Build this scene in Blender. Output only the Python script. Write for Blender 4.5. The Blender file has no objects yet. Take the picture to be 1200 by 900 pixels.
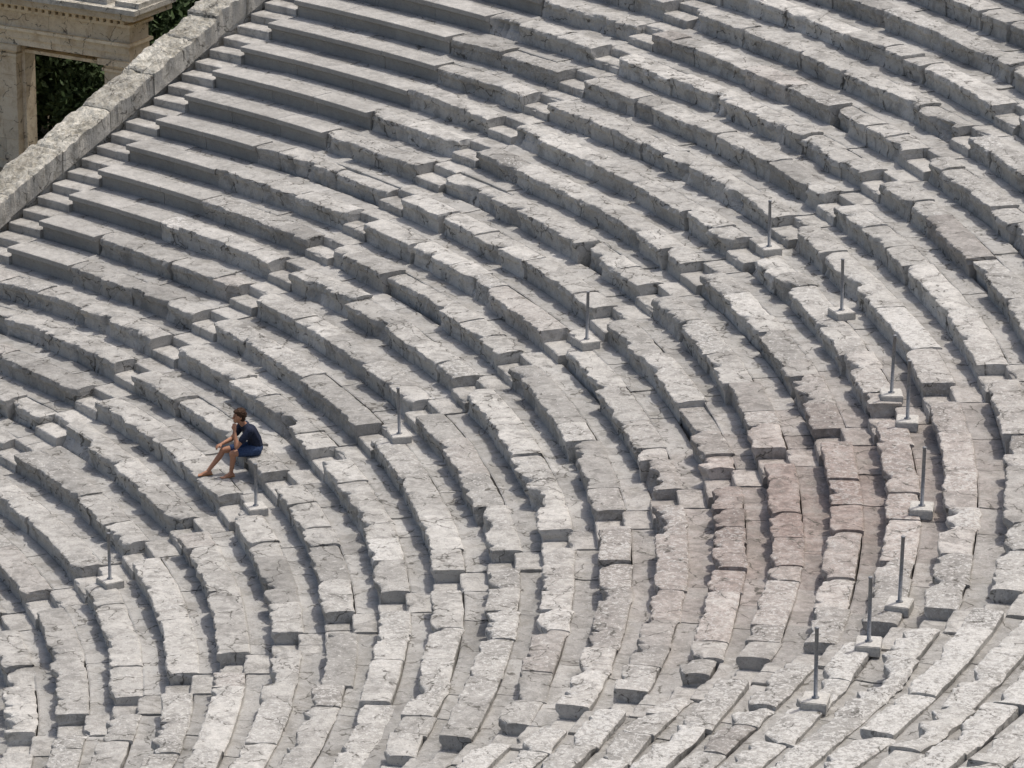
import bpy, bmesh, math, numpy as np
from mathutils import Vector, Matrix
rng=np.random.default_rng(23)
sc=bpy.context.scene
COL=sc.collection
# ------------------------------------------------------------------ theatre constants (metres)
R0,D,H,DEL=20.3356,0.9031,0.36,math.radians(16.6341)
SW=0.41            # half width of a stairway
SWA=0.47           # half width of the boundary stairway
GZ=-3.7            # level ground
JA=-1.92           # boundary stairway (in wedge units)
CAM=np.array([4.4982,-69.1204,28.0016]);YAW,PIT,ROL,F=1.2349,-0.3319,0.0065,4913.6
fw=np.array([math.cos(PIT)*math.cos(YAW),math.cos(PIT)*math.sin(YAW),math.sin(PIT)])
rt=np.array([math.sin(YAW),-math.cos(YAW),0.]);up=np.cross(rt,fw)
r2=rt*math.cos(ROL)+up*math.sin(ROL);u2=-rt*math.sin(ROL)+up*math.cos(ROL)
def proj(X):
    q=np.asarray(X)-CAM;z=q@fw
    return 600+F*(q@r2)/z,450-F*(q@u2)/z
def warp(r,th):      # the rows tighten inward past the third stairway
    s=np.maximum(0.,(-np.asarray(th)/DEL-1.93))*DEL*r
    return -(.085*s+.002*s*s)
def cyl(r,th,z): return (r*math.cos(th),r*math.sin(th),z)
# ------------------------------------------------------------------ noise
def _h(x,y,z):
    n=(x.astype(np.int64)*374761393+y.astype(np.int64)*668265263+z.astype(np.int64)*1274126177)&0xffffffff
    n=((n^(n>>13))*1103515245)&0xffffffff
    n=(n^(n>>16))*2246822519&0xffffffff
    return ((n^(n>>15))&0xffff)/32767.5-1
def vn(x,y,z):
    xi,yi,zi=np.floor(x),np.floor(y),np.floor(z)
    a,b,c=x-xi,y-yi,z-zi
    a=a*a*(3-2*a);b=b*b*(3-2*b);c=c*c*(3-2*c)
    o=0
    for i in (0,1):
        for j in (0,1):
            for k in (0,1):
                o=o+(a if i else 1-a)*(b if j else 1-b)*(c if k else 1-c)*_h(xi+i,yi+j,zi+k)
    return o
def fbm(P,s,oct=3):
    o=0;A=1.;t=0
    for i in range(oct):
        o=o+A*vn(P[...,0]*s+17.3*i,P[...,1]*s-9.1*i,P[...,2]*s+3.7*i);t+=A;A*=.55;s*=2.1
    return o/t
# ------------------------------------------------------------------ materials
def newmat(name):
    m=bpy.data.materials.new(name);m.use_nodes=True
    nt=m.node_tree;b=nt.nodes["Principled BSDF"];b.inputs["Roughness"].default_value=.9
    b.inputs["Specular IOR Level"].default_value=.2
    return m,nt,b
class N:
    def __init__(s,nt): s.nt=nt
    def node(s,t,**k):
        n=s.nt.nodes.new(t)
        for a,v in k.items(): setattr(n,a,v)
        return n
    def link(s,a,b): s.nt.links.new(a,b)
    def noise(s,co,scale,det=4,rough=.6,dist=0,out="Fac"):
        n=s.node("ShaderNodeTexNoise");n.inputs["Scale"].default_value=scale;n.inputs["Detail"].default_value=det
        n.inputs["Roughness"].default_value=rough;n.inputs["Distortion"].default_value=dist;s.link(co,n.inputs["Vector"]);return n.outputs[out]
    def ramp(s,f,stops):
        n=s.node("ShaderNodeValToRGB");e=n.color_ramp.elements
        e[0].position,e[0].color=stops[0][0],(*stops[0][1],1)
        e[1].position,e[1].color=stops[-1][0],(*stops[-1][1],1)
        for p,c in stops[1:-1]:
            x=e.new(p);x.color=(*c,1)
        s.link(f,n.inputs["Fac"]);return n.outputs["Color"]
    def mapr(s,f,a,b,c=0,d=1):
        n=s.node("ShaderNodeMapRange");s.setin(n.inputs["Value"],f)
        for nm,v in (("From Min",a),("From Max",b),("To Min",c),("To Max",d)): s.setin(n.inputs[nm],v)
        return n.outputs["Result"]
    def setin(s,i,v):
        if hasattr(v,"is_output"): s.link(v,i)
        else: i.default_value=v
    def math(s,op,a,b=0.):
        n=s.node("ShaderNodeMath",operation=op);s.setin(n.inputs[0],a);s.setin(n.inputs[1],b);return n.outputs[0]
    def mix(s,f,a,b,bt="MIX"):
        n=s.node("ShaderNodeMix",data_type="RGBA",blend_type=bt);s.setin(n.inputs["Factor"],f)
        for i,v in ((6,a),(7,b)):
            if hasattr(v,"is_output"): s.link(v,n.inputs[i])
            else: n.inputs[i].default_value=(*v,1)
        return n.outputs[2]
    def bump(s,h,st,dist,prev=None):
        n=s.node("ShaderNodeBump");n.inputs["Strength"].default_value=st;n.inputs["Distance"].default_value=dist
        s.link(h,n.inputs["Height"])
        if prev: s.link(prev,n.inputs["Normal"])
        return n.outputs["Normal"]
def stone(name,c0,c1,c2,lich=(.55,.54,.51),dark=(.155,.15,.137),lichen_gain=1.,bump=.55,dirt=0.,crack=.85):
    m,nt,b=newmat(name);g=N(nt)
    geo=g.node("ShaderNodeNewGeometry");P=geo.outputs["Position"]
    at=g.node("ShaderNodeAttribute",attribute_name="tone");sep=g.node("ShaderNodeSeparateColor");g.link(at.outputs["Color"],sep.inputs[0])
    R,G,B,A=sep.outputs[0],sep.outputs[1],sep.outputs[2],at.outputs["Alpha"]
    n1=g.noise(P,1.1,2,.65);n2=g.noise(P,7,4,.76,.4);n3=g.noise(P,34,2,.7);n4=g.noise(P,2.6,4,.7,.6)
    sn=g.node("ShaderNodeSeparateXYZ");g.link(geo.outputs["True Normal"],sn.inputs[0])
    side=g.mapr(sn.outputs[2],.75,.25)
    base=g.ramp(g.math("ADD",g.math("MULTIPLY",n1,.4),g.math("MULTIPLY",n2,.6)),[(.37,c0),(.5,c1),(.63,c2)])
    base=g.mix(g.math("MULTIPLY",side,.45),base,(.47,.45,.41))  # upright faces painted paler, so their shade is lifted in the stone colour
    pinkc=g.ramp(n2,[(.35,(.165,.118,.10)),(.65,(.34,.258,.225))])
    base=g.mix(g.math("MULTIPLY",B,g.mapr(n4,.38,.58,.55,1.)),base,pinkc)
    v=g.mapr(R,0,1,.74,1.26);cc=g.node("ShaderNodeCombineColor");[g.link(v,i) for i in cc.inputs[:3]]
    base=g.mix(1.,base,cc.outputs[0],"MULTIPLY")
    dk=g.mapr(n4,.49,.62);dk=g.math("MULTIPLY",dk,g.mapr(A,0,1,.48,.15))
    base=g.mix(dk,base,dark)
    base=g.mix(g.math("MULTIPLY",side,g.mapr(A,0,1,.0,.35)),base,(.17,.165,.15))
    if dirt:
        dn=g.noise(P,1.9,3,.75,.3);base=g.mix(g.math("MULTIPLY",g.mapr(dn,.5,.62),dirt),base,(.23,.215,.185))
    wv=g.node("ShaderNodeVectorMath",operation="ADD");sc_=g.node("ShaderNodeVectorMath",operation="SCALE");sc_.inputs[3].default_value=.35
    g.link(g.noise(P,3.5,2,.6,0,"Color"),sc_.inputs[0]);g.link(P,wv.inputs[0]);g.link(sc_.outputs[0],wv.inputs[1])
    vc=g.node("ShaderNodeTexVoronoi",feature="DISTANCE_TO_EDGE");vc.inputs["Scale"].default_value=1.3;g.link(wv.outputs[0],vc.inputs["Vector"])
    ck=g.math("MULTIPLY",g.mapr(vc.outputs["Distance"],.022,.006),g.mapr(n4,.45,.53));ck=g.math("MULTIPLY",ck,g.mapr(A,0,1,crack,0))
    base=g.mix(ck,base,(.075,.07,.06))
    crust=g.noise(P,13,4,.8,.5)
    thr=g.mapr(G,0,1,.66,.45)
    up_=g.mapr(sn.outputs[2],-.1,.7,.5,1.)
    lf=g.mapr(crust,thr,g.math("ADD",thr,.08));lf=g.math("MULTIPLY",g.math("MULTIPLY",lf,up_),g.mapr(B,0,1,.8*lichen_gain,.4*lichen_gain))
    base=g.mix(lf,base,lich)
    sp=g.mapr(n3,.60,.68);base=g.mix(g.math("MULTIPLY",sp,.6),base,dark)
    nt.links.new(base,b.inputs["Base Color"])
    nb=g.bump(n2,bump,.04);nb=g.bump(n3,bump,.012,nb);nt.links.new(nb,b.inputs["Normal"])
    return m
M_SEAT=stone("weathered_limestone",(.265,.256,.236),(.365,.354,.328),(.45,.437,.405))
M_FOOT=stone("walkway_stone",(.275,.268,.25),(.35,.342,.322),(.405,.396,.373),lichen_gain=.5,bump=.4,dirt=.3)
M_STEP=stone("stair_stone",(.28,.27,.248),(.38,.368,.342),(.445,.432,.40),lichen_gain=.5,crack=.3)
M_COPE=stone("wall_coping_stone",(.24,.22,.175),(.40,.378,.32),(.55,.525,.455),dark=(.14,.13,.10),lichen_gain=.5,bump=1.)
M_GATE=stone("tan_limestone",(.60,.46,.27),(.76,.62,.40),(.80,.69,.49),dark=(.38,.28,.17),lichen_gain=.3)
def simple(name,c,rough=.7,metal=0,var=.15,scale=20,bump=.0):
    m,nt,b=newmat(name);g=N(nt);P=g.node("ShaderNodeNewGeometry").outputs["Position"]
    n=g.noise(P,scale,4,.6);lo=tuple(x*(1-var) for x in c);hi=tuple(min(1,x*(1+var)) for x in c)
    nt.links.new(g.ramp(n,[(.3,lo),(.7,hi)]),b.inputs["Base Color"]);b.inputs["Roughness"].default_value=rough;b.inputs["Metallic"].default_value=metal
    if bump: nt.links.new(g.bump(n,bump,.03),b.inputs["Normal"])
    return m
M_METAL=simple("galvanised_metal",(.25,.255,.26),.6,.3,.25,30)
M_CONC=simple("concrete",(.45,.435,.40),.9,0,.2,25,.4)
M_GROUND=simple("dry_earth",(.20,.175,.12),.95,0,.4,.8,.5)
M_LEAF=simple("dark_foliage",(.045,.07,.026),.7,0,.5,3)
M_BARK=simple("bark",(.10,.075,.05),.95,0,.4,12,.6)
# ------------------------------------------------------------------ mesh helper
def mkobj(name,V,Fc,mat,tone=None,parent=None,smooth=False,**props):
    me=bpy.data.meshes.new(name)
    me.from_pydata(np.asarray(V,dtype=float).tolist() if not isinstance(V,list) else V,[],Fc if isinstance(Fc,list) else Fc.tolist())
    if tone is not None:
        ca=me.color_attributes.new("tone","FLOAT_COLOR","POINT");ca.data.foreach_set("color",np.asarray(tone,dtype=np.float32).ravel())
    me.materials.append(mat)
    if smooth: me.polygons.foreach_set("use_smooth",[True]*len(me.polygons))
    me.update()
    o=bpy.data.objects.new(name,me);COL.objects.link(o)
    if parent: o.parent=parent
    for a,v in props.items(): o[a]=v
    return o
def block(acc,r,z0,th0,th1,prof,step,amp,chip,tone,seed,du=0,dz=0,tilt=0,yaw=0.,ends=(0,0,1,1)):
    L=abs(th1-th0)*r;n=max(3,int(L/step)+1);S=np.linspace(0,L,n)
    if n>5: S[1]=min(S[1],.025);S[-2]=max(S[-2],L-.025)
    th=th0+(th1-th0)*S/L
    pr=np.array(prof);m=len(pr)
    U=np.tile(pr[:,0],(n,1));Z=np.tile(pr[:,1],(n,1));W=pr[:,2][None,:]
    e=np.minimum(S,L-S);endw=np.clip(1-e/.04,0,1)[:,None]
    thc=th[:,None]*np.ones((1,m))
    P=np.stack([(r+U)*np.cos(thc),(r+U)*np.sin(thc),z0+Z],-1)
    n1=fbm(P,1.7,2);n2=fbm(P+31,3.6,3);n3=fbm(P-11,14,2);n4=fbm(P+77,6,3)
    Q=np.stack([S*1.0+seed*13.7,S*0+seed*3.1,S*0],-1)
    c=np.clip(fbm(Q,1.3,3)+.25*fbm(Q,9,2)-.10,0,1)
    bite=np.clip(fbm(Q+50,4.0,2)-.26,0,1)
    corner=ends[0]*np.clip(1-S/ends[2],0,1)+ends[1]*np.clip(1-(L-S)/ends[3],0,1)
    cw=(chip*c+(.22*bite+corner*(1+.5*fbm(Q,11,2)))*(amp>.3))[:,None]
    U2=U+du+yaw*(S[:,None]/max(L,.1)-.5)+W*(cw*1.0+amp*(.032*n2+.020*n3)+.010*endw*(amp>.3))+amp*.010*n2
    Z2=Z+dz+tilt*(S[:,None]/max(L,.1)-.5)-W*(cw*.45+amp*.014*np.abs(n4)+.008*endw*(amp>.3))+amp*(.008*n4+.011*n1)
    rr=r+U2+warp(r,thc)
    x=rr*np.cos(thc);y=rr*np.sin(thc);z=z0+Z2
    jit=amp*.02*n3
    x=x+np.sin(thc)*jit;y=y-np.cos(thc)*jit
    V=np.stack([x,y,z],-1).reshape(-1,3)
    b=acc["n"]
    i=np.arange(n-1)[:,None];j=np.arange(m)[None,:];j2=(j+1)%m
    q=np.stack(np.broadcast_arrays(b+i*m+j,b+i*m+j2,b+(i+1)*m+j2,b+(i+1)*m+j),-1).reshape(-1,4)
    acc["F"]+=q.tolist()
    acc["F"].append([b+t for t in range(m)][::-1]);acc["F"].append([b+(n-1)*m+t for t in range(m)])
    acc["V"].append(V);acc["T"].append(np.tile(np.array(tone,dtype=np.float32),(len(V),1)));acc["n"]+=len(V)
def A0(): return {"V":[],"F":[],"T":[],"n":0}
def flush(acc,name,mat,parent=None,**p):
    return mkobj(name,np.concatenate(acc["V"]),acc["F"],mat,np.concatenate(acc["T"]),parent,**p)
def profs(SD,FD):
    SEAT=[(.075,-.50,0),(.07,-.36,.3),(.065,-.27,.5),(.055,-.19,.65),(.04,-.15,.8),(.01,-.125,.95),(.0,-.09,1),(.0,-.04,1),(.004,-.01,1),(.02,0,.92),(.07,0,.6),(.13,0,.35),(.22,0,.14),(.32,0,.05),(SD-.09,-.001,.05),(SD-.03,-.004,.2),(SD-.003,-.02,.2),(SD,-.12,0),(SD,-.50,0)]
    SEATN=[(.12,-.50,0),(.12,-.3,.0),(.11,-.16,.0),(.03,-.12,.05),(.0,-.105,.05),(.0,-.01,.05),(.012,0,.05),(.1,0,0),(.2,0,0),(.32,0,0),(SD-.02,0,0),(SD-.005,-.012,0),(SD,-.12,0),(SD,-.5,0)]
    FOOT=[(SD+.002,-.50,0),(SD+.002,-FD-.012,0),(SD+.03,-FD,0),(.65,-FD-.005,0),(.72,-FD-.008,0),(.8,-FD-.005,0),(.9,-FD,0),(1.0,-FD,0),(1.03,-FD-.015,0),(1.03,-.5,0)]
    return SEAT,SEATN,FOOT
def visible(k,ja,jb,mx=120):
    for t in np.linspace(ja,jb,14):
        r=R0+D*k+.4;x,y=proj(cyl(r+float(warp(r,-t*DEL)),-t*DEL,H*k))
        if -mx<x<1200+mx and -mx<y<900+mx: return True
    return False
wedge_text={-2:"weathered grey limestone bench row beside the boundary stairway",-1:"curved row of grey limestone seats, edges worn and cracked",0:"long curved grey stone bench row with chipped front edge",1:"curved stone bench row crusted with white lichen",2:"lichen-spotted pale stone bench row curving between stairways"}
lich0={-2:.26,-1:.34,0:.40,1:.60,2:.82}
def pinkness(k,J): return math.exp(-((k-12.2)/3.0)**2-((J-1.30)/.48)**2)
for j in (-2,-1,0,1,2):
    SEAT,SEATN,FOOT=profs(*((.56,.035) if j<=0 else (.52,.055) if j==1 else (.46,.085)))
    for k in range(-5,33):
        js=JA if j==-2 else j
        if not visible(k,js,j+1): continue
        r=R0+D*k+rng.normal(0,.018);z=H*k
        tA=-js*DEL-(SWA if j==-2 else SW)/r;tB=-(j+1)*DEL+SW/r
        tA-=abs(rng.normal(0,.008))/r;tB+=abs(rng.normal(0,.008))/r;L=(tA-tB)*r
        acc=A0();s=0.;rowtone=.5+rng.normal(0,.09)
        newrow=False;pmax=0
        rough=rng.uniform(1.05,1.9) if j<=0 else rng.uniform(.9,1.5)
        while s<L-.02:
            new=(j==-2 and k>=6 and s<1.0+.30*(k-5))
            ln=rng.uniform(1.3,1.9) if new else rng.choice([rng.uniform(.6,1.0),rng.uniform(1.0,1.7),rng.uniform(1.7,2.6)],p=[.28,.45,.27])
            if L-s-ln<.6: ln=L-s
            e=min(s+ln,L)
            mid=(s+e)/2/L
            g=np.clip(lich0[j]+rng.normal(0,.15)+(.25*max(0,mid-.5) if j==0 else 0)+(.012*(k-8) if j==0 else 0),0,1)
            JJ=j+mid
            pk=pinkness(k,JJ)*rng.uniform(.8,1.15)+(rng.uniform(.1,.25) if rng.random()<.05 else 0)
            pmax=max(pmax,pk);pk=min(1,pk)
            tone=(np.clip(rowtone+rng.normal(0,.22),0,1),g*(0.2 if new else 1),pk,1. if new else 0.)
            gap=rng.uniform(.003,.013)/r
            a,b=tA-s/r-(0 if s==0 else gap),tA-e/r
            if new:
                newrow=True
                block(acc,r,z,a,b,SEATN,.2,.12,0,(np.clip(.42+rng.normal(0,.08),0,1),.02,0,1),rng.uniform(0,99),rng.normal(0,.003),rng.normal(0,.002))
            else:
                broken=rng.random()<(.38 if j<0 else .32 if j==0 else .16)
                ch=rng.uniform(.35,.8) if broken else rng.uniform(.02,.18)
                en=[rng.uniform(.05,.2) if rng.random()<.36 else 0 for _ in range(2)]+[rng.uniform(.08,.4) for _ in range(2)]
                out=rng.random()<.045
                block(acc,r,z,a,b,SEAT,.05,rough,ch,tone,rng.uniform(0,999),rng.normal(0,.021)+(.12 if out else 0),rng.normal(0,.015)-(.06 if out else 0),rng.normal(0,.026),rng.normal(0,.032),en)
            s=e
        txt=wedge_text[j]
        if newrow: txt="stone bench row with smooth restored blocks and worn old ones"
        if pmax>.65: txt="brownish-pink stained stone bench row with white lichen crusts"
        o=flush(acc,"stone_bench",M_SEAT,label=txt,category="bench",group="curved rows of stone theatre seats")
        acc=A0();s=0.
        while s<L-.02:
            ln=rng.uniform(.9,1.9)
            if L-s-ln<.5: ln=L-s
            e=min(s+ln,L);JJ=j+(s+e)/2/L
            tone=(np.clip(.5+rng.normal(0,.14)-(.14 if j>=1 else 0)-(.1 if j==2 else 0),0,1),np.clip(lich0[j]*(.7 if j<1 else .5)+rng.normal(0,.1),0,1),min(1,.9*pinkness(k,JJ)),0)
            block(acc,r,z,tA-s/r-(0 if s==0 else rng.uniform(.003,.008)/r),tA-e/r,FOOT,.15,.8,0,tone,0,0,rng.normal(0,.007),rng.normal(0,.010))
            s=e
        flush(acc,"footway",M_FOOT,parent=o)
# ------------------------------------------------------------------ stairways
STEP=[(.0,-.40,0),(.0,-.15,.1),(-.004,-.05,.5),(.0,-.012,1),(.02,0,.8),(.08,0,.3),(.2,0,0),(.32,0,0),(.47,-.003,0),(.47,-.40,0)]
for j in (JA,-1,0,1,2,3):
    acc=A0()
    for k in range(-5,33):
        if not visible(k,j-.03,j+.03,160): continue
        for q in (0,1):
            r=R0+D*k+.45*q+.02;z=H*k-.24+.18*q+.02
            w=(SWA if j==JA else SW)-.004
            parts=[(-w,w)] if rng.random()<.85 else [(-w,rng.uniform(-.12,.12)),None]
            if parts[-1] is None: parts[-1]=(parts[0][1]+.01,w)
            for a,b in parts:
                tone=(np.clip(.52+rng.normal(0,.12),0,1),np.clip((.2 if j<1 else .4)+rng.normal(0,.1),0,1),min(1,.8*pinkness(k,j)),0)
                neat=(j==JA)
                block(acc,r,z,-j*DEL-a/r,-j*DEL-b/r,STEP,.06,.3 if neat else .55,.02 if neat else rng.uniform(.01,.05),tone,rng.uniform(0,999),rng.normal(0,.006),rng.normal(0,.005),rng.normal(0,.008))
    if acc["n"]:
        flush(acc,"stone_stairway",M_STEP,label="narrow worn stone stairway climbing between bench rows",category="stairs",group="stairways dividing the seating")
# ------------------------------------------------------------------ hillside under the seats, ground
def zc(r): return H*(r-R0)/D
V=[];Fc=[]
ths=np.linspace(-JA*DEL+.03,-5*DEL,60);rs=[11.9,30,62,75,140];zs=[zc(11.9)-.62,zc(30)-.62,zc(62)-.62,zc(62),zc(62)+6]
for t in ths:
    for rr,zz in zip(rs,zs): V.append(cyl(rr,t,zz))
m=len(rs)
for i in range(len(ths)-1):
    for q in range(m-1): Fc.append([i*m+q,i*m+q+1,(i+1)*m+q+1,(i+1)*m+q])
mkobj("hillside",V,Fc,M_GROUND,kind="structure")
mkobj("ground",[(-900,-900,GZ),(900,-900,GZ),(900,900,GZ),(-900,900,GZ)],[[0,1,2,3]],M_GROUND,kind="structure")
# ------------------------------------------------------------------ boundary wall with sloping coping
def slab(acc,ra,rb,wa,wb,off,thick,tone,n=15,m=26,am=1.):
    th=-JA*DEL;base=acc["n"]
    X=np.linspace(ra,rb,m);Y=np.linspace(wa,wb,n)
    er=np.array([math.cos(th),math.sin(th),0]);et=np.array([-math.sin(th),math.cos(th),0])
    pts=[]
    sh=rng.normal(0,.03)*am;dz=rng.normal(0,.03)*am
    for layer in (0,1):
        for x in X:
            for y in Y:
                p=er*x+et*(y+sh);zz=zc(x)+off-(thick if layer else 0)
                edge=(x in(X[0],X[-1])) or (y in (Y[0],Y[-1]))
                if not layer:
                    pp=np.array([[p[0],p[1],zz]]);zz+=dz+am*(.05*fbm(pp,2.5,3)[0]+.055*fbm(pp,8,3)[0]-(.03 if edge else 0))
                    if edge: p=p+et*.07*am*fbm(pp,5,2)[0]
                pts.append((p[0],p[1],zz))
    F_=[]
    def id(l,i,j):return base+l*m*n+i*n+j
    for i in range(m-1):
        for jj in range(n-1):
            F_.append([id(0,i,jj),id(0,i+1,jj),id(0,i+1,jj+1),id(0,i,jj+1)])
    for i in range(m-1):
        for jj in (0,n-1): F_.append([id(0,i,jj),id(0,i+1,jj),id(1,i+1,jj),id(1,i,jj)])
    for jj in range(n-1):
        for i in (0,m-1): F_.append([id(0,i,jj),id(0,i,jj+1),id(1,i,jj+1),id(1,i,jj)])
    acc["V"].append(np.array(pts));acc["F"]+=F_;acc["T"].append(np.tile(np.array(tone,dtype=np.float32),(len(pts),1)));acc["n"]+=len(pts)
body=A0();acc=A0();x=13.
WO=.90
while x<50:
    ln=rng.uniform(.8,2.4)
    slab(acc,x+.010,x+ln-.010,SWA+.02,SWA+WO,.29,.5,(np.clip(.5+rng.normal(0,.2),0,1),.45,0,0))
    x+=ln
x=13.
while x<50:
    slab(body,x,x+1.28,SWA+.09,SWA+WO-.07,-.2,zc(x)-GZ+.5,(np.clip(.5+rng.normal(0,.15),0,1),.2,0,0),4,4,.3);x+=1.285
w=flush(body,"retaining_wall",M_COPE,label="sloping weathered stone retaining wall at the seating edge",category="wall")
flush(acc,"coping",M_COPE,parent=w)
# ------------------------------------------------------------------ gate
E=np.array([.666,-.746,0]);NN=np.array([-.746,-.666,0]);GO=np.array([29.1,37.5,GZ])
def gbox(acc,x0,x1,y0,y1,z0,z1,tone=None):
    if tone is None: tone=(np.clip(.6+rng.normal(0,.15),0,1),.15,0,0)
    b=acc["n"];c=[]
    for zz in (z0,z1):
        for xx,yy in ((x0,y0),(x1,y0),(x1,y1),(x0,y1)): c.append(GO+E*xx+NN*yy+np.array([0,0,zz]))
    acc["V"].append(np.array(c));acc["F"]+=[[b+i for i in f] for f in ([3,2,1,0],[4,5,6,7],[0,1,5,4],[1,2,6,5],[2,3,7,6],[3,0,4,7])]
    acc["T"].append(np.tile(np.array(tone,dtype=np.float32),(8,1)));acc["n"]+=8
gate=bpy.data.objects.new("stone_gate",None);COL.objects.link(gate)
gate["label"]="tan limestone double gateway with moulded cornice beside retaining wall";gate["category"]="gate"
HP=3.5
XR,XM,XL=1.58,-2.42,-6.3
for cx,hw in ((XR,.42),(XM,.70),(XL,.42)):
    a=A0()
    gbox(a,cx-hw-.08,cx+hw+.08,-.95,.06,0,.22)
    z=.222
    while z<HP-.36:
        h=min(rng.uniform(.5,.7),HP-.34-z)
        if HP-.34-z-h<.2:h=HP-.34-z
        if hw>.5:
            c_=rng.uniform(-.3,.3);gbox(a,cx-hw,cx+c_-.003,-.88,-.0,z,z+h-.006);gbox(a,cx+c_+.003,cx+hw,-.88,-.0,z,z+h-.006)
        else: gbox(a,cx-hw,cx+hw,-.88,-.0,z,z+h-.006)
        z+=h
    gbox(a,cx-hw-.05,cx+hw+.05,-.93,.05,HP-.338,HP-.26);gbox(a,cx-hw-.01,cx+hw+.01,-.89,.01,HP-.258,HP-.16);gbox(a,cx-hw-.13,cx+hw+.13,-1.01,.13,HP-.158,HP-.003)
    flush(a,"pillar",M_GATE,parent=gate)
a=A0()
xl=XL-.42
for x0,x1 in ((xl,-4.3),(-4.294,XM),(XM+.006,-.2),(-.194,2.0)):
    gbox(a,x0,x1,-.88,.0,HP,HP+.2);gbox(a,x0,x1,-.92,.05,HP+.202,HP+.42)
gbox(a,xl-.08,2.08,-.99,.13,HP+.422,HP+.5)
for x0,x1 in ((xl,-3.9),(-3.894,-2.2),(-2.194,-.6),(-.594,.8),(.806,2.0)): gbox(a,x0,x1,-.88,.01,HP+.502,HP+.95)
flush(a,"lintel",M_GATE,parent=gate)
a=A0()
gbox(a,xl-.1,2.1,-.99,.12,HP+.952,HP+1.03)
x=xl-.05
while x<1.95: 
    gbox(a,x,x+.12,-1.02,.17,HP+1.032,HP+1.15);x+=.22
gbox(a,xl-.2,2.2,-1.12,.25,HP+1.152,HP+1.24);gbox(a,xl-.4,2.46,-1.35,.48,HP+1.242,HP+1.42)
flush(a,"cornice",M_GATE,parent=gate)
a=A0()
x=xl-.5
while x<2.5:
    e=min(x+rng.uniform(1.,1.5),2.56)
    if 2.56-e<.4:e=2.56
    gbox(a,x,e-.01,-1.42,.56,HP+1.423,HP+1.56);gbox(a,x+.2,e-.05,-1.15,.3,HP+1.562,HP+1.70);x=e
flush(a,"roof_slab",M_COPE,parent=gate)
a=A0()
gbox(a,-1.712,-1.6,-.6,-.25,0,HP-.17);gbox(a,1.04,1.152,-.6,-.25,0,HP-.17);gbox(a,-1.598,1.038,-.6,-.25,HP-.26,HP-.17)
flush(a,"door_frame",M_GATE,parent=gate)
# ------------------------------------------------------------------ trees
def tree(base,hgt,rad,label,n=9000,trunk=.2):
    base=np.array(base,float)
    V=[];Fc=[]
    def limb(p,q,ra,rb,seg=5,ns=7):
        p=np.array(p);q=np.array(q);d=q-p;d/=np.linalg.norm(d);a=np.cross(d,[.3,.9,.2]);a/=np.linalg.norm(a);c=np.cross(d,a);b=len(V)
        for i in range(seg+1):
            t=i/seg;ce=p+(q-p)*t+.06*np.sin(t*5+p[0])*a*(t>0)*(t<1);r=ra+(rb-ra)*t
            for s in range(ns):
                an=2*math.pi*s/ns;V.append(tuple(ce+r*(math.cos(an)*a+math.sin(an)*c)))
        for i in range(seg):
            for s in range(ns): Fc.append([b+i*ns+s,b+i*ns+(s+1)%ns,b+(i+1)*ns+(s+1)%ns,b+(i+1)*ns+s])
    top=base+np.array([0,0,hgt*.8]);limb(base-[0,0,.1],top,trunk,.04,8)
    for i in range(12):
        t=rng.uniform(.1,.8);an=rng.uniform(0,6.28);s=base+np.array([0,0,hgt*.8*t])
        e=s+np.array([math.cos(an)*rad*.75,math.sin(an)*rad*.75,rng.uniform(.2,.6)]);limb(s,e,trunk*.35,.02,4,5)
    tr=bpy.data.objects.new("tree",None);COL.objects.link(tr);tr["label"]=label;tr["category"]="tree";tr["group"]="trees beyond the gate"
    mkobj("trunk",V,Fc,M_BARK,parent=tr)
    nc=60;C=[]
    for i in range(nc):
        u=rng.normal(size=3);u/=np.linalg.norm(u);q=rng.uniform(.45,1.)
        C.append(base+[0,0,hgt*.52]+u*np.array([rad,rad,hgt*.47])*q)
    C=np.array(C);ci=rng.integers(0,nc,n);c=C[ci]+rng.normal(size=(n,3))*rad*.15
    c[:,2]=np.maximum(c[:,2],base[2]+.05)
    a=rng.normal(size=(n,3));a/=np.linalg.norm(a,axis=1)[:,None];b=np.cross(a,rng.normal(size=(n,3)));b/=np.linalg.norm(b,axis=1)[:,None]
    sz=rng.uniform(.05,.12,(n,1))
    VV=np.stack([c-a*sz*1.4,c+b*sz*.6,c+a*sz*1.4,c-b*sz*.6],1).reshape(-1,3)
    mkobj("crown",VV,np.arange(4*n).reshape(n,4),M_LEAF,parent=tr)
for p,h_,r_,tk in (((30.9,41.6,GZ),5.2,2.1,.2),((34.6,42.2,GZ),6.5,2.4,.2),((33.8,46.5,GZ),7.5,2.8,.2),((27.8,43.5,GZ),5.5,2.3,.2),((37.2,45.0,GZ),7.,2.6,.2),((31.0,50.0,GZ),7.5,3.,.2),((38.5,50.0,GZ),8,3.,.2),((26.,47.,GZ),6,2.5,.2),((35.6,39.2,GZ),5.4,1.9,.2),((37.5,41.5,GZ),6.5,2.3,.2),((30.5,40.1,GZ),3.4,1.5,.08),((32.3,39.0,GZ),3.2,1.5,.08),((29.0,41.6,GZ),3.4,1.5,.08),((33.6,40.3,GZ),4.0,1.7,.1)):
    tree(p,h_,r_,"dense dark green tree standing behind the stone gate",trunk=tk)
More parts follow.
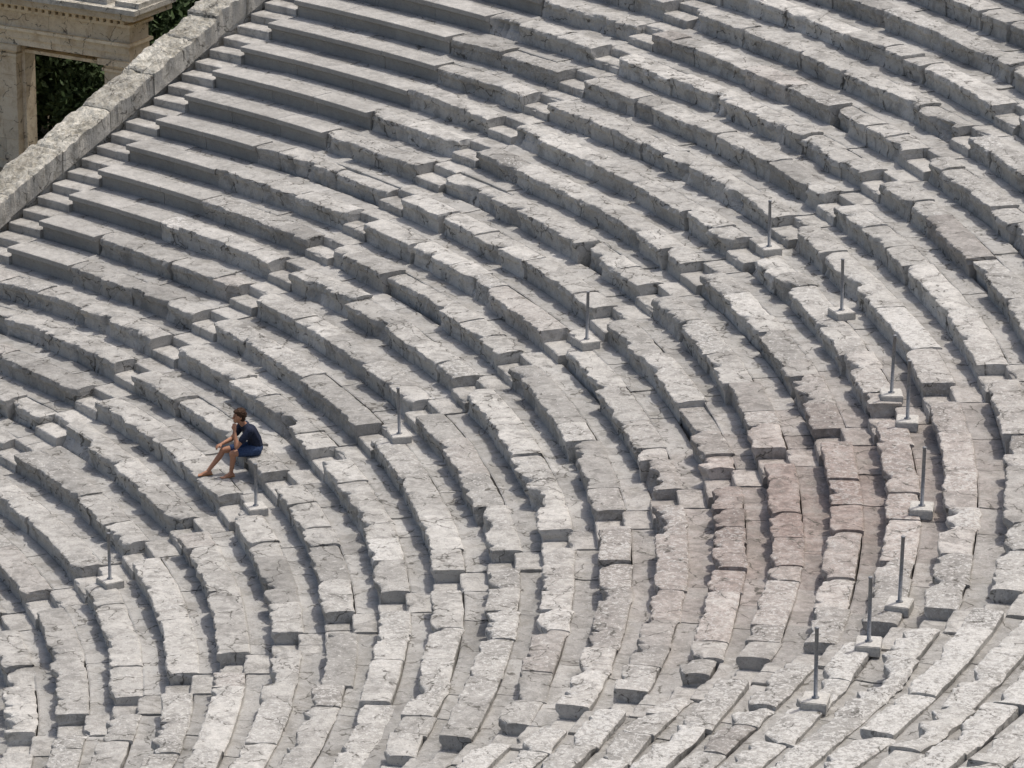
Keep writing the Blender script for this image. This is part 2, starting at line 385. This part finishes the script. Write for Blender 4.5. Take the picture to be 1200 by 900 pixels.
# ------------------------------------------------------------------ barrier posts
def post(k,J,lean,hgt=1.0):
    th=-J*DEL;r=R0+D*k;r=r+float(warp(r,th));kk=math.floor(k);z=H*kk-.008-(.05 if k-kk>.64 else 0)
    c,s=math.cos(th),math.sin(th)
    bm=bmesh.new();bmesh.ops.create_cube(bm,size=1)
    for v in bm.verts: v.co=Vector((v.co.x*.36,v.co.y*.42,v.co.z*.16+.03))
    bmesh.ops.bevel(bm,geom=bm.edges[:],offset=.012,segments=2,affect="EDGES")
    R=Matrix.Translation((r*c,r*s,z))@Matrix.Rotation(th+rng.normal(0,.12),4,"Z")
    e=bpy.data.objects.new("barrier_post",None);COL.objects.link(e)
    e["label"]="slim grey metal post on a square concrete base slab";e["category"]="post";e["group"]="metal posts along the seating"
    e.matrix_world=R
    me=bpy.data.meshes.new("base_slab");bm.to_mesh(me);bm.free();me.materials.append(M_CONC);o=bpy.data.objects.new("base_slab",me);COL.objects.link(o);o.parent=e
    bm=bmesh.new()
    prof=[(0,.105),(.055,.105),(.055,.122),(.029,.126),(.028,hgt-.03),(.033,hgt-.028),(.033,hgt-.008),(.02,hgt),(0,hgt)]
    ns=14;vs=[]
    for pr,pz in prof:
        vs.append([bm.verts.new((pr*math.cos(6.2832*i/ns)+lean*(pz-.1),pr*math.sin(6.2832*i/ns),pz)) for i in range(ns)] if pr>0 else [bm.verts.new((lean*(pz-.1),0,pz))])
    for a_,b_ in zip(vs[:-1],vs[1:]):
        for i in range(ns):
            i2=(i+1)%ns
            if len(a_)==1: bm.faces.new((a_[0],b_[i],b_[i2]))
            elif len(b_)==1: bm.faces.new((a_[i],b_[0],a_[i2]))
            else: bm.faces.new((a_[i],b_[i],b_[i2],a_[i2]))
    me=bpy.data.meshes.new("pole");bm.to_mesh(me);bm.free();me.materials.append(M_METAL);me.polygons.foreach_set("use_smooth",[True]*len(me.polygons))
    o=bpy.data.objects.new("pole",me);COL.objects.link(o);o.parent=e
def je(k): return (SW+.17)/((R0+D*k)*DEL)
for k,J,hg in ((.52,je(0),1.),(3.55,je(3.4),.92),(6.57,je(6.4),1.0),(10.57,je(10.4),1.03),(14.53,je(14.4),1.0),(14.60,.465,1.06),(14.50,.925,1.12),(14.60,1.06,1.12),(14.60,1.475,1.08),(14.52,1.89,1.14),(14.42,2.055,1.1),(14.36,2.285,1.16)):
    post(k,J,rng.normal(0,.012),hg)
# ------------------------------------------------------------------ person
th=.20*DEL;rl=R0+D*4
er=np.array([math.cos(th),math.sin(th),0]);et=np.array([-math.sin(th),math.cos(th),0]);PO=er*rl+np.array([0,0,H*4])
PS=1.08
def W(p): return PO-er*p[0]*PS-et*p[1]*PS+np.array([0,0,p[2]*PS])
def skin_mat(name,c): return simple(name,c,.55,0,.12,40)
M_SKIN=skin_mat("tanned_skin",(.40,.205,.125));M_SHIRT=simple("navy_cotton",(.018,.023,.042),.9,0,.3,30,.3);M_SHORT=simple("blue_denim",(.035,.058,.12),.9,0,.35,40,.3)
M_HAIR=simple("brown_hair",(.055,.03,.018),.8,0,.5,60,.8);M_SOLE=simple("leather_sandal",(.30,.16,.06),.8);M_EYE=simple("dark_eye",(.02,.015,.012),.3)
def hull(bm,pts):
    vs=[bm.verts.new(p) for p in pts]
    r=bmesh.ops.convex_hull(bm,input=vs)
    bmesh.ops.delete(bm,geom=[g for g in r["geom_interior"] if isinstance(g,bmesh.types.BMVert)],context="VERTS")
def sph(c,rad,n=10):
    rad=np.array(rad if hasattr(rad,"__len__") else (rad,)*3);o=[]
    for i in range(n+1):
        a=math.pi*i/n
        for j in range(n):
            b=2*math.pi*j/n
            o.append(np.array(c)+rad*np.array([math.sin(a)*math.cos(b),math.sin(a)*math.sin(b),math.cos(a)]))
            if i in(0,n): break
    return o
def build(name,parts,mat,vox=.007,parent=None,sm=2,**p):
    bm=bmesh.new()
    for pa in parts:
        pts=[]
        for c,r in pa: pts+=sph(c,r)
        hull(bm,[Vector(W(q)) for q in pts])
    me=bpy.data.meshes.new(name+"_src");bm.to_mesh(me);bm.free()
    o=bpy.data.objects.new(name+"_src",me);COL.objects.link(o)
    md=o.modifiers.new("r","REMESH");md.mode="VOXEL";md.voxel_size=vox
    if sm: s=o.modifiers.new("s","SMOOTH");s.factor=.5;s.iterations=sm
    dg=bpy.context.evaluated_depsgraph_get();m2=bpy.data.meshes.new_from_object(o.evaluated_get(dg));m2.name=name
    bpy.data.objects.remove(o);m2.materials.clear();m2.materials.append(mat);m2.polygons.foreach_set("use_smooth",[True]*len(m2.polygons))
    o=bpy.data.objects.new(name,m2);COL.objects.link(o)
    if parent: o.parent=parent
    for a_,v in p.items(): o[a_]=v
    return o
HC=np.array([.12,0,.70]) # head centre
pel=(-.17,0,.13);wai=(-.155,0,.27);che=(-.07,0,.42);neck=(.03,0,.57)
B=[]
def cap(*a): B.append(list(a))
cap((pel,(.12,.16,.11)),(wai,(.10,.145,.10)));cap((wai,(.10,.145,.10)),(che,(.115,.165,.12)))
cap((che,(.11,.16,.11)),((-.01,0,.50),(.08,.15,.07)));cap(((.0,0,.51),.060),((.085,0,.615),.054))
cap((HC+[-.01,0,.02],(.098,.076,.10)),(HC+[.03,0,-.02],(.065,.062,.085)));cap((HC+[.055,0,-.075],(.035,.035,.03)),(HC+[.0,0,-.03],(.06,.058,.06)))
cap((HC+[.088,0,.02],(.012,.010,.010)),(HC+[.112,0,-.022],(.013,.016,.012)))
cap((HC+[.08,0,.04],(.014,.05,.010)))
cap((HC+[.088,0,-.055],(.012,.024,.010)))
for s in (1,-1): cap((HC+[-.005,s*.08,.0],(.022,.012,.032)))
sh={1:np.array([-.005,.19,.485]),-1:np.array([-.005,-.19,.485])}
el={1:np.array([.235,.20,.235]),-1:np.array([.18,-.21,.24])}
wr={1:np.array([.225,.085,.475]),-1:np.array([.39,-.12,.205])}
for s in (1,-1):
    cap(((-.01,s*.09,.49),.066),(sh[s],.060));cap((sh[s],.055),(el[s],.040));cap((el[s],.041),((el[s]*.6+wr[s]*.4),.038));cap((el[s]*.6+wr[s]*.4,.038),(wr[s],.025))
def hand(w,d,n_,side,curl):
    d=np.array(d,float);d/=np.linalg.norm(d);n_=np.array(n_,float);n_-=d*(n_@d);n_/=np.linalg.norm(n_);a=np.cross(d,n_)*side
    cap((w,.023),(w+d*.045+a*.018,.017),(w+d*.045-a*.018,.017));cap((w+d*.04+a*.02,.015),(w+d*.085+a*.026,.011),(w+d*.085-a*.028,.011),(w+d*.04-a*.02,.015))
    for i,(o_,l) in enumerate(((.030,.062),(.010,.072),(-.010,.068),(-.029,.052))):
        p0=w+d*.085+a*o_;c1=curl*(.8+.12*i);p1=p0+(d*math.cos(c1)+n_*math.sin(c1))*l*.48+a*o_*.15
        p2=p1+(d*math.cos(2*c1)+n_*math.sin(2*c1))*l*.30;p3=p2+(d*math.cos(2.8*c1)+n_*math.sin(2.8*c1))*l*.22
        cap((p0,.0095),(p1,.009));cap((p1,.009),(p2,.0082));cap((p2,.0082),(p3,.0075))
    t0=w+d*.028+a*.024;t1=t0+d*.03+a*.026+n_*.008;t2=t1+d*.026+a*.006+n_*.012
    cap((t0,.013),(t1,.011));cap((t1,.011),(t2,.009))
hand(wr[1],(-.02,-.25,1.),(-.6,-.6,0),1,.45)
hand(wr[-1],(.85,.15,-.25),(.2,0,-1),1,.45)
hip={1:np.array([-.15,.10,.095]),-1:np.array([-.15,-.10,.095])}
kn={1:np.array([.29,.13,.095]),-1:np.array([.37,-.12,.09])}
FZ=-.36/PS+.085
an={1:np.array([.31,.10,FZ]),-1:np.array([.64,-.12,FZ+.005])}
for s in (1,-1):
    cap((hip[s],.09),(kn[s],.056));cap((kn[s],.056),(kn[s]*.93+an[s]*.07,.053));mid=kn[s]*.68+an[s]*.32+np.array([-.02,0,0])
    cap((kn[s],.050),(mid,.052));cap((mid,.052),(an[s],.033))
    heel=an[s]+np.array([-.035,0,-.052]);ball=an[s]+np.array([.125,s*.02,-.068])
    cap((heel,.030),(an[s],.033));cap((an[s]+[.01,0,-.02],.032),(ball,(.028,.038,.016)));cap((heel,(.03,.03,.024)),(ball,(.03,.040,.016)))
    for i in range(5):
        y=s*(-.032+.017*i)+ball[1];ln=(.042,.036,.03,.024,.016)[i]
        cap(((ball[0]+.012,y,ball[2]-.002),.010),((ball[0]+.022+ln,y,ball[2]-.006),(.0125 if i==0 else .009)))
pe=bpy.data.objects.new("person",None);COL.objects.link(pe)
pe["label"]="seated person in navy t-shirt and blue shorts, hand at chin";pe["category"]="person"
build("body",B,M_SKIN,.006,pe,1)
G=[]
def gc(*a): G.append(list(a))
gc(((-.17,0,.17),(.132,.17,.05)),(wai,(.125,.165,.11)));gc((wai,(.122,.165,.10)),(che,(.132,.182,.12)));gc((che,(.127,.175,.11)),((-.01,0,.495),(.094,.165,.08)))
for s in (1,-1):
    gc(((-.02,s*.08,.50),.083),(sh[s],.076));gc((sh[s],.076),(sh[s]*.42+el[s]*.58,.064))
build("shirt",G,M_SHIRT,.009,pe,2)
G=[]
gc((pel,(.135,.175,.122)),((-.17,0,.19),(.122,.165,.05)))
for s in (1,-1): gc((hip[s],.105),(hip[s]*.30+kn[s]*.70,.078))
build("shorts",G,M_SHORT,.009,pe,2)
G=[]
gc((HC+[-.03,0,.045],(.100,.090,.10)),(HC+[-.055,0,-.03],(.062,.078,.07)));gc((HC+[.05,0,.095],(.045,.062,.03)),(HC+[-.02,0,.08],(.07,.08,.06)))
for i in range(60):
    u=rng.normal(size=3);u/=np.linalg.norm(u)
    if u[0]>.35 and u[2]<.55 or u[2]<-.5: continue
    gc((HC+[-.03,0,.04]+u*np.array([.098,.088,.103]),rng.uniform(.014,.024)))
build("hair",G,M_HAIR,.007,pe,0)
G=[]
for s in (1,-1): gc((HC+[.088,s*.032,.018],(.008,.014,.007)))
build("eye",G[:1],M_EYE,.004,pe,0);build("eye",G[1:],M_EYE,.004,pe,0)
for s in (1,-1):
    G=[];heel=an[s]+np.array([-.045,0,-.078]);ball=an[s]+np.array([.125,s*.02,-.083])
    gc((heel,(.035,.035,.010)),(ball,(.04,.046,.008)),(ball+[.045,0,0],(.02,.036,.007)))
    build("sandal",G,M_SOLE,.006,pe,1)
# ------------------------------------------------------------------ camera, light
cam=bpy.data.cameras.new("Camera");co=bpy.data.objects.new("Camera",cam);COL.objects.link(co)
M=Matrix(((r2[0],u2[0],-fw[0],CAM[0]),(r2[1],u2[1],-fw[1],CAM[1]),(r2[2],u2[2],-fw[2],CAM[2]),(0,0,0,1)))
co.matrix_world=M;cam.sensor_width=36;cam.lens=36*F/1200;cam.clip_end=3000;cam.clip_start=1;sc.camera=co
AZ,EL=math.radians(20),math.radians(69)
sd=Vector((math.cos(AZ)*math.cos(EL),math.sin(AZ)*math.cos(EL),math.sin(EL)))
sl=bpy.data.lights.new("Sun","SUN");sl.energy=2.65;sl.angle=math.radians(.5);sl.color=(1,.96,.90)
so=bpy.data.objects.new("Sun",sl);COL.objects.link(so);so.rotation_euler=sd.to_track_quat("Z","Y").to_euler();so.location=(0,0,60)
wd=bpy.data.worlds.new("World");sc.world=wd;wd.use_nodes=True;nt=wd.node_tree
sky=nt.nodes.new("ShaderNodeTexSky");sky.sky_type="NISHITA";sky.sun_disc=False;sky.sun_elevation=EL;sky.sun_rotation=math.pi/2-AZ
sky.dust_density=5;sky.ozone_density=.7
nt.links.new(sky.outputs[0],nt.nodes["Background"].inputs[0]);nt.nodes["Background"].inputs[1].default_value=.15
sc.view_settings.view_transform="Standard";sc.view_settings.look="None";sc.view_settings.exposure=0
